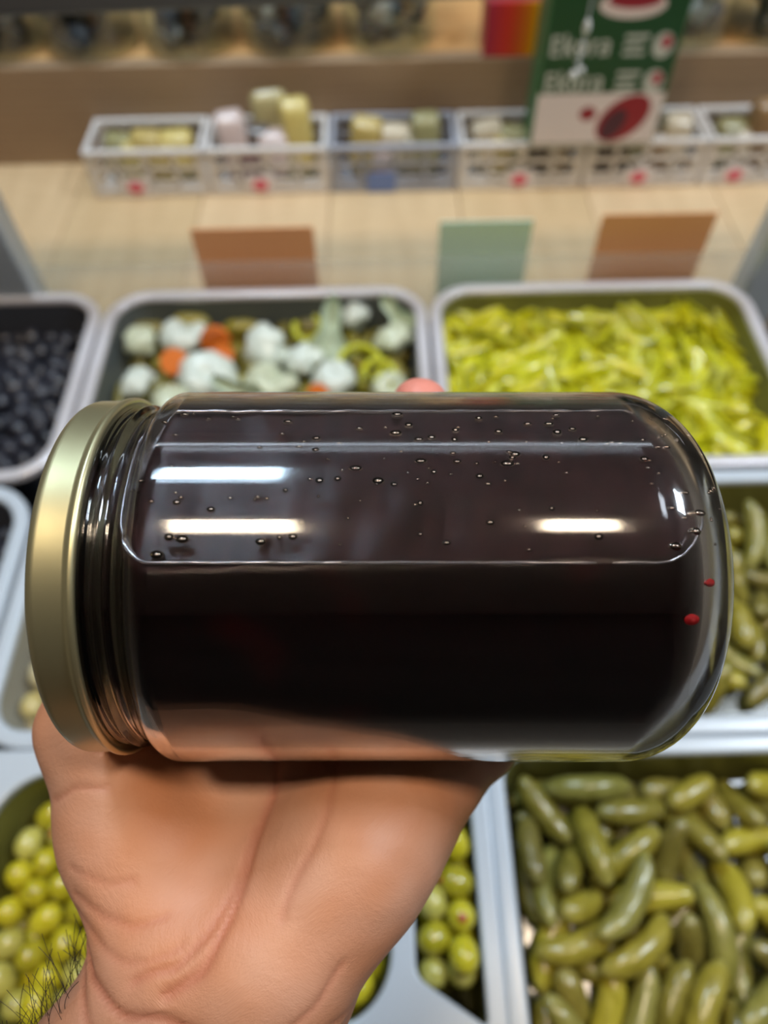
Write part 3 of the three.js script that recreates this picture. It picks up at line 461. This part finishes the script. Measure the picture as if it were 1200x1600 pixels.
// ---------------------------------------------------------------- the jam jar, lying on the hand
const HELD = new THREE.Quaternion().setFromEuler(new THREE.Euler(PITCH, 0, ROLL, 'YXZ'));   // the hand holds it square to the viewer
const HELD_AT = [-0.0003, 0.2994, -0.0825], UP = V(-0.0116, 0.5533, 0.8329).normalize();
const mm = (pts) => pts.map(([r, s]) => new THREE.Vector2(r / 1000, s / 1000));
function arc(cx, cy, r, a0, a1, n) { const o = []; for (let i = 0; i <= n; i++) { const a = (a0 + (a1 - a0) * i / n) * Math.PI / 180; o.push([cx + r * Math.cos(a), cy + r * Math.sin(a)]); } return o; }
const jar = thing('jam_jar', 'glass jar of dark jam with a gold lid lying across the open hand', 'jar', HELD_AT);
jar.quaternion.copy(HELD);
{
  const toX = (g) => g.rotateZ(Math.PI / 2);
  const innerUp = [[0, -64.8], [20, -65.4], ...arc(25.4, -50.5, 14.9, -90, 0, 10), [40.3, 43.5], ...arc(34.5, 43.5, 5.8, 0, 50, 5), [36.6, 50.5], [35.6, 53], [35.6, 64]];
  const outerUp = [[0, -67.6], [20, -67.8], [24, -69.6], ...arc(25, -52, 18, -86, 0, 14), [43, -20], [43, 10], [43, 44], ...arc(38.2, 44.5, 4.8, 0, 62, 7), [39.4, 50.6], [38.9, 51.6], [38.6, 52.3], [39.2, 53.0], [39.9, 53.6], [39.9, 54.1], [39.1, 54.8], [38.5, 55.5], [39.2, 56.2], [39.6, 56.8], [39.2, 57.4], [38.4, 58.4], [38.3, 63.6], [37.4, 65]];
  const g = toX(new THREE.LatheGeometry(mm([...outerUp, ...innerUp.slice().reverse()]), 160));
  const smear = tex(512, (u, v) => { const n = 0.055 + 0.09 * Math.max(0, pn(u, v, 9) + 0.2) + 0.05 * pn(u, v, 70, 3); return [0, clamp(n, 0.012, 0.14), 0]; });
  part('glass_body', g, phys([0.97, 0.96, 0.96], 1.0, { transmission: 1, thickness: 0.0028, ior: 1.5, roughnessMap: smear }), jar);
  // jam: fills the inside up to a level surface
  const jamUp = innerUp.map(([r, s]) => [Math.max(0, r - 0.12), s + (s < -60 ? 0.15 : 0)]); jamUp.push([0, 64]);
  const dense = []; jamUp.forEach((p, i) => { if (i) { const q = jamUp[i - 1], n = Math.max(1, Math.ceil(Math.hypot(p[0] - q[0], p[1] - q[1]) / 2)); for (let k = 1; k <= n; k++) dense.push([lerp(q[0], p[0], k / n), lerp(q[1], p[1], k / n)]); } else dense.push(p); });
  const jg = toX(new THREE.LatheGeometry(mm(dense), 180)), p = jg.attributes.position, v = V(0, 0, 0), level = 0.0358, col = new Float32Array(p.count * 3);
  for (let i = 0; i < p.count; i++) {
    v.fromBufferAttribute(p, i); const h = v.dot(UP), lim = level + 0.0005 * noise.noise(v.x * 130, v.y * 60, v.z * 60);
    if (h > lim) v.addScaledVector(UP, lim - h);
    p.setXYZ(i, v.x, v.y, v.z);
    const top = smooth(h, level - 0.0002, level + 0.0004), n = 0.5 + 0.5 * noise.noise(v.x * 90, v.y * 90, v.z * 90), red = smooth(noise.noise(v.x * 70 + 5, v.y * 70, v.z * 70), 0.35, 0.6) * 0.5;
    const deep = [0.006 + 0.02 * red, 0.0022, 0.002], fn = 0.55 + 0.5 * n + 0.45 * noise.noise(v.x * 420, v.y * 160, v.z * 160), film = [0.036 * fn, 0.0155 * fn, 0.0165 * fn];
    for (let c = 0; c < 3; c++) col[i * 3 + c] = lerp(deep[c], film[c], top);
  }
  jg.setAttribute('color', new THREE.BufferAttribute(col, 3)); jg.computeVertexNormals();
  part('jam', jg, phys([1, 1, 1], 0.3, { vertexColors: true, ior: 1.42, specularIntensity: 0.35 }), jar);
  // the raised edge where the jam meets the glass
  {
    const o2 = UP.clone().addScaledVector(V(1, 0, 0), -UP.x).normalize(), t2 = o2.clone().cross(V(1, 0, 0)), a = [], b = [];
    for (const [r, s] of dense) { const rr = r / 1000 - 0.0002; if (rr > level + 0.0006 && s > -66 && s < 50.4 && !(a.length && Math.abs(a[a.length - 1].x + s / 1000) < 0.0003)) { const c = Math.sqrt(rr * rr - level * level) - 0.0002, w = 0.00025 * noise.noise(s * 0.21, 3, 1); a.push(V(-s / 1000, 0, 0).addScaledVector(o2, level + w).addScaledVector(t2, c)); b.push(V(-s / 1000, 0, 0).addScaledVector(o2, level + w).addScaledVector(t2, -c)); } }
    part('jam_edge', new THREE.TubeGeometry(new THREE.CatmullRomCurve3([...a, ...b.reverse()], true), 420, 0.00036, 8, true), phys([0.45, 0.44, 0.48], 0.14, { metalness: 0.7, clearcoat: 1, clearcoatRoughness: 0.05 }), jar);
  }
  // drops of jam stuck to the inside of the glass over the air pocket
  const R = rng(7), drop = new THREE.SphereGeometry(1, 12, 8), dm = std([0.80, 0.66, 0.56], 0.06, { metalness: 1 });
  const side = V(1, 0, 0), out = UP.clone().addScaledVector(side, -UP.x).normalize(), tang = out.clone().cross(side);
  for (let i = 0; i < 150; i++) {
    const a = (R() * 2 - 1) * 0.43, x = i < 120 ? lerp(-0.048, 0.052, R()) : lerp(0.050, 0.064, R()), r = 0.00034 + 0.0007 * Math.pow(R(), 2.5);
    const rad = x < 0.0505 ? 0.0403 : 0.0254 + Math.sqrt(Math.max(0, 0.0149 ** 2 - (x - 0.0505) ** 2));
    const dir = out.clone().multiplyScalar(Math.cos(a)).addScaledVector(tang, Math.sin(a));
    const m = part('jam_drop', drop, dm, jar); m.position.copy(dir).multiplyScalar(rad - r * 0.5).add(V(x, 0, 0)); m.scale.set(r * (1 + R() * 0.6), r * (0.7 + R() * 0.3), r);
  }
  for (const [x, a, s] of [[0.0565, -0.72, 0.0022], [0.060, -0.55, 0.0016]]) { const m = part('fruit_piece', drop, std([0.45, 0.012, 0.016], 0.25), jar); const dir = out.clone().multiplyScalar(Math.cos(a)).addScaledVector(tang, Math.sin(a)); const rad = 0.0254 + Math.sqrt(Math.max(0, 0.0149 ** 2 - (x - 0.0505) ** 2)); m.position.copy(dir).multiplyScalar(rad - 0.0008).add(V(x, 0, 0)); m.scale.set(s * 0.7, s * 0.5, s * 1.3); }
  // lid
  const lid = [[36.8, 57.9], [39.8, 57.5], [40.4, 56.9], [41.1, 56.9], [41.6, 57.4], [41.6, 58.1], [41.1, 58.7], [40.9, 59.4], [40.9, 64.4], ...arc(38.7, 64.6, 2.2, 8, 90, 7), [37.2, 66.5], [36.4, 66.0], [12, 66.0], [0, 66.3], [0, 65.7], [36.6, 65.4], [39.6, 64.8], [39.9, 64.0], [39.9, 58.6], [37.0, 58.4], [36.8, 57.9]];
  const brushed = tex(128, (u, v) => { const n = 0.5 + 0.5 * pn(u * 0.15, v, 30) + 0.2 * pn(u, v, 40, 3); return [n, n, n]; });
  const lm = phys([0.60, 0.555, 0.33], 0.38, { metalness: 0.9, clearcoat: 0.35, clearcoatRoughness: 0.15, bumpMap: brushed, bumpScale: 0.00003 });
  part('lid', toX(new THREE.LatheGeometry(mm(lid), 160)), lm, jar);
}

// ---------------------------------------------------------------- the hand
{
  const person = thing('person', 'hand and hairy wrist held palm up, carrying the dark jam jar on its curled fingers', 'person', HELD_AT); person.quaternion.copy(HELD);
  // joints in millimetres from the jar's centre: x along the jar, y across it away from the wrist, z towards the viewer
  const caps = (pts) => { const o = []; for (let i = 0; i + 1 < pts.length; i++) { const [a, b] = [pts[i], pts[i + 1]]; o.push({ ax: a[0], ay: a[1], az: a[2], bx: b[0], by: b[1], bz: b[2], ra: a[3], rb: b[3] }); } return o; };
  const around = (x, deg, R, r) => { const a = deg * Math.PI / 180; return [x, -R * Math.cos(a), -R * Math.sin(a), r]; };
  const palm = [
    ...caps([[-45, -90, 9, 15.5], [-63.5, -54, -20, 15], [-63, -30, -46, 11.5]]),
    ...caps([[-41, -90, 9, 16], [-40, -56, -22, 15], [-38, -31, -46, 12]]),
    ...caps([[-32, -90, 9, 16], [-18, -56, -22, 15], [-14, -32, -46, 12.5]]),
    ...caps([[-25, -92, 9, 16], [-2, -58, -20, 15], [12, -36, -46, 12.5]]),
    ...caps([[-48, -90, 10, 13.5], [-63.5, -64, -6, 15], [-73.5, -40, -8, 11.5], [-71, -32, -30, 11]]),
    ...caps([[-24, -86, 11, 17.5], [-8, -68, 2, 17.5], [1, -61, -6, 15], [13, -55, -16, 12.5]]),
    ...caps([[-48, -92, 9, 14.5], [-61, -109, 14, 16.5], [-118, -205, 46, 27]]), ...caps([[-29, -94, 10, 17], [-80, -215, 46, 27]]),
  ];
  const fingers = [
    caps([[-60, -30, -46, 10.5], around(-52, 92, 51.5, 8.6), around(-48, 112, 51, 7.8), around(-46, 126, 50.5, 6.8)]),
    caps([[-38, -31, -46, 11.5], around(-28, 97, 52, 9.4), around(-21, 122, 51.5, 8.6), around(-17, 138, 51, 7.4)]),
    caps([[-14, -32, -46, 11.5], around(1, 99, 52.5, 9.8), around(7, 130, 52, 9), around(10, 148, 51.8, 8.2)]),
    caps([[12, -36, -46, 11.5], around(25, 95, 52.5, 9.8), around(31, 118, 52, 8.8), around(34, 134, 51, 7.6)]),
    caps([[11, -56, -15, 12.5], [25, -48, -26, 11.5], [40, -36, -40, 10.5], [52, -20, -50, 9]]),
  ];
  const capD = (c, x, y, z) => { const px = x - c.ax, py = y - c.ay, pz = z - c.az, bx = c.bx - c.ax, by = c.by - c.ay, bz = c.bz - c.az, t = clamp((px * bx + py * by + pz * bz) / (bx * bx + by * by + bz * bz), 0, 1); return Math.hypot(px - bx * t, py - by * t, pz - bz * t) - lerp(c.ra, c.rb, t); };
  const smin = (a, b, k) => { const h = clamp(0.5 + 0.5 * (b - a) / k, 0, 1); return lerp(b, a, h) - k * h * (1 - h); };
  const jarR = (x) => x > -43 ? 43.15 : x > -50 ? lerp(41, 43.15, (x + 50) / 7) : x > -56.5 ? 41 : 41.75;
  function field(x, y, z) {
    let d = 1e3; for (const c of palm) d = smin(d, capD(c, x, y, z), 9);
    for (const f of fingers) { let e = 1e3; for (const c of f) e = smin(e, capD(c, x, y, z), 3); d = smin(d, e, 3.5); }
    const j = Math.max(Math.hypot(y, z) - jarR(x), -67.2 - x); d = -smin(-d, j, 1.2);
    return d;
  }
  const h = 0.95, lo = [-150, -236, -70], n = [242, 330, 158], B = 6, F = new Float32Array(n[0] * n[1] * n[2]), at = (i, j, k) => (k * n[1] + j) * n[0] + i;
  for (let k0 = 0; k0 < n[2]; k0 += B) for (let j0 = 0; j0 < n[1]; j0 += B) for (let i0 = 0; i0 < n[0]; i0 += B) {
    const c = field(lo[0] + (i0 + B / 2) * h, lo[1] + (j0 + B / 2) * h, lo[2] + (k0 + B / 2) * h), near = Math.abs(c) < B * h * 1.4;
    for (let k = k0; k < Math.min(k0 + B, n[2]); k++) for (let j = j0; j < Math.min(j0 + B, n[1]); j++) for (let i = i0; i < Math.min(i0 + B, n[0]); i++) F[at(i, j, k)] = near ? field(lo[0] + i * h, lo[1] + j * h, lo[2] + k * h) : c;
  }
  // surface nets
  const id = new Int32Array(F.length).fill(-1), pos = [], idx = [], E = [[0, 1], [2, 3], [4, 5], [6, 7], [0, 2], [1, 3], [4, 6], [5, 7], [0, 4], [1, 5], [2, 6], [3, 7]];
  for (let k = 0; k + 1 < n[2]; k++) for (let j = 0; j + 1 < n[1]; j++) for (let i = 0; i + 1 < n[0]; i++) {
    const v = []; let m = 0; for (let c = 0; c < 8; c++) { v[c] = F[at(i + (c & 1), j + (c >> 1 & 1), k + (c >> 2))]; if (v[c] < 0) m++; }
    if (!m || m === 8) continue;
    let x = 0, y = 0, z = 0, q = 0; for (const [a, b] of E) if ((v[a] < 0) !== (v[b] < 0)) { const t = v[a] / (v[a] - v[b]); x += lerp(a & 1, b & 1, t); y += lerp(a >> 1 & 1, b >> 1 & 1, t); z += lerp(a >> 2, b >> 2, t); q++; }
    id[at(i, j, k)] = pos.length / 3; pos.push(lo[0] + (i + x / q) * h, lo[1] + (j + y / q) * h, lo[2] + (k + z / q) * h);
  }
  const quad = (a, b, c, d, flip) => { if (a < 0 || b < 0 || c < 0 || d < 0) return; flip ? idx.push(a, c, b, a, d, c) : idx.push(a, b, c, a, c, d); };
  for (let k = 1; k + 1 < n[2]; k++) for (let j = 1; j + 1 < n[1]; j++) for (let i = 1; i + 1 < n[0]; i++) {
    const s = F[at(i, j, k)] < 0;
    if (s !== F[at(i + 1, j, k)] < 0) quad(id[at(i, j - 1, k - 1)], id[at(i, j, k - 1)], id[at(i, j, k)], id[at(i, j - 1, k)], !s);
    if (s !== F[at(i, j + 1, k)] < 0) quad(id[at(i - 1, j, k - 1)], id[at(i, j, k - 1)], id[at(i, j, k)], id[at(i - 1, j, k)], s);
    if (s !== F[at(i, j, k + 1)] < 0) quad(id[at(i - 1, j - 1, k)], id[at(i, j - 1, k)], id[at(i, j, k)], id[at(i - 1, j, k)], !s);
  }
  // creases of the palm and wrist, in the same millimetres (x, y), cut in from the front
  const creases = [
    [0.8, 1.5, [[-27, -42], [-27, -52], [-29.5, -62], [-32, -71], [-38, -79], [-44, -84]]], [0.6, 1.3, [[-30, -60], [-33, -69], [-37, -74], [-43, -79], [-52, -82]]], [0.4, 1.2, [[-10, -42], [-14, -55], [-22, -70]]],
    [0.9, 1.4, [[-70, -80], [-63, -85], [-54, -87.5], [-44, -88], [-36, -89.5], [-28, -93], [-20, -99], [-14, -106]]], [0.6, 1.3, [[-68, -85], [-60, -92], [-50, -97], [-40, -101], [-30, -110]]], [0.45, 1.2, [[-70, -72], [-62, -74], [-54, -74], [-47, -72]]],
    [0.4, 1.2, [[-70, -76], [-60, -79], [-50, -79.5], [-42, -76]]], [0.35, 1.1, [[-71, -66], [-62, -68], [-55, -67]]], [0.6, 1.4, [[-8, -96], [-3, -90], [3, -85]]], [0.4, 1.2, [[-20, -90], [-14, -86], [-9, -80]]], [0.4, 1.2, [[-78, -54], [-72, -50], [-64, -49]]], [0.35, 1, [[-18, -96], [-12, -92], [-5, -92]]],
  ];
  const segD = (x, y, a, b) => { const ux = b[0] - a[0], uy = b[1] - a[1], t = clamp(((x - a[0]) * ux + (y - a[1]) * uy) / (ux * ux + uy * uy), 0, 1); return Math.hypot(x - a[0] - ux * t, y - a[1] - uy * t); };
  const col = [], uv = [], v3 = [];
  for (let i = 0; i < pos.length; i += 3) {
    const x = pos[i], y = pos[i + 1], z = pos[i + 2], e = 0.6;
    let gx = field(x + e, y, z) - field(x - e, y, z), gy = field(x, y + e, z) - field(x, y - e, z), gz = field(x, y, z + e) - field(x, y, z - e); const gl = Math.hypot(gx, gy, gz) || 1; gx /= gl; gy /= gl; gz /= gl;
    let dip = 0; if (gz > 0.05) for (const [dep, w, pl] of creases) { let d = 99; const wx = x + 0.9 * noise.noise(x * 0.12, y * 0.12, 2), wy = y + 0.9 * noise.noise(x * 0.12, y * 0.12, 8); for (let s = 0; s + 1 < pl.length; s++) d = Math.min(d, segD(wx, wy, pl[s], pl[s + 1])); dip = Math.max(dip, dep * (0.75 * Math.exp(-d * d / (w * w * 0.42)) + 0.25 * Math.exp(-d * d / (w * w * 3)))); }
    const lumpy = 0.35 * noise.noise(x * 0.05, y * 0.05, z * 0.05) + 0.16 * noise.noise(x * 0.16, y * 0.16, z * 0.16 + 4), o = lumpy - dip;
    v3.push((x + gx * o) / 1000, (y + gy * o) / 1000, (z + gz * o) / 1000);
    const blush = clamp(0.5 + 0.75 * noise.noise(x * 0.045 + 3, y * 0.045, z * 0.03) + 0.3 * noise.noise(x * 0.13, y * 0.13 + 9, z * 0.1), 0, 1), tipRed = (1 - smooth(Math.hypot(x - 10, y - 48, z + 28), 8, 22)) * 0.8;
    const a = [0.59, 0.315, 0.215], b = [0.57, 0.235, 0.115], c = [0.29, 0.145, 0.09]; const wristShade = smooth(-y, 72, 106);  // shade painted into the skin colour, deepening towards wrist and forearm
    for (let k = 0; k < 3; k++) col.push(lerp(lerp(lerp(a[k], b[k], blush), c[k], wristShade * 0.8), [0.70, 0.24, 0.20][k], tipRed) * (1 - [0.14, 0.3, 0.3][k] * Math.min(1, dip * 1.3)));
    uv.push(x / 30, y / 30);
  }
  const g = new THREE.BufferGeometry(); g.setAttribute('position', new THREE.Float32BufferAttribute(v3, 3)); g.setAttribute('color', new THREE.Float32BufferAttribute(col, 3)); g.setAttribute('uv', new THREE.Float32BufferAttribute(uv, 2)); g.setIndex(idx); g.computeVertexNormals();
  const skinBump = tex(512, (u, v) => { const n = 0.5 + 0.35 * pn(u, v, 26) + 0.3 * pn(u, v, 70, 2) + 0.2 * pn(u, v, 130, 5); return [n, n, n]; });
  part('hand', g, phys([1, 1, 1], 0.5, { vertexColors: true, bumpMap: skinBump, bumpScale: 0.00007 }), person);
  // wrist hair: fine curved strands along the outer side of the wrist
  const R = rng(5), strands = [], strand = (p, d, len) => {
    const pts = [p.clone()], dir = d.clone(), cu = (R() - 0.5) * 0.5, cv = (R() - 0.5) * 0.5; let q = p.clone();
    for (let s = 0; s < 6; s++) { dir.x += cu; dir.y += 0.12 + cv * 0.4; dir.normalize(); q = q.clone().addScaledVector(dir, len / 6); pts.push(q); }
    strands.push(new THREE.TubeGeometry(new THREE.CatmullRomCurve3(pts), 7, 0.000055 + 0.00003 * R(), 4));
  };
  const P = g.attributes.position, N = g.attributes.normal, cand = []; for (let i = 0; i < P.count; i++) { const x = P.getX(i) * 1000, y = P.getY(i) * 1000, nx = N.getX(i), nz = N.getZ(i); if (y < -90 && y > -135 && nx < -0.55 && nz > -0.6 && nz < 0.62) cand.push(i); }
  for (let s = 0; s < 210; s++) { const i = cand[Math.floor(R() * cand.length)]; strand(V(P.getX(i), P.getY(i), P.getZ(i)), V(N.getX(i) * 0.8 + 0.25 + (R() - 0.5) * 0.9, N.getY(i) + 0.9 + (R() - 0.5) * 0.6, N.getZ(i) * 0.8 + 0.2), 0.005 + R() * 0.010); }
  const hair = part('wrist_hair', mergeGeometries(strands), std([0.025, 0.018, 0.014], 0.5), person); hair.userData.kind = 'stuff'; hair.userData.label = 'fine dark hairs on the outer wrist';
}

scene.traverse((o) => { if (o.isMesh) { o.castShadow = true; o.receiveShadow = true; } if (o.isLight && o.shadow) o.castShadow = true; });
renderer.render(scene, camera);
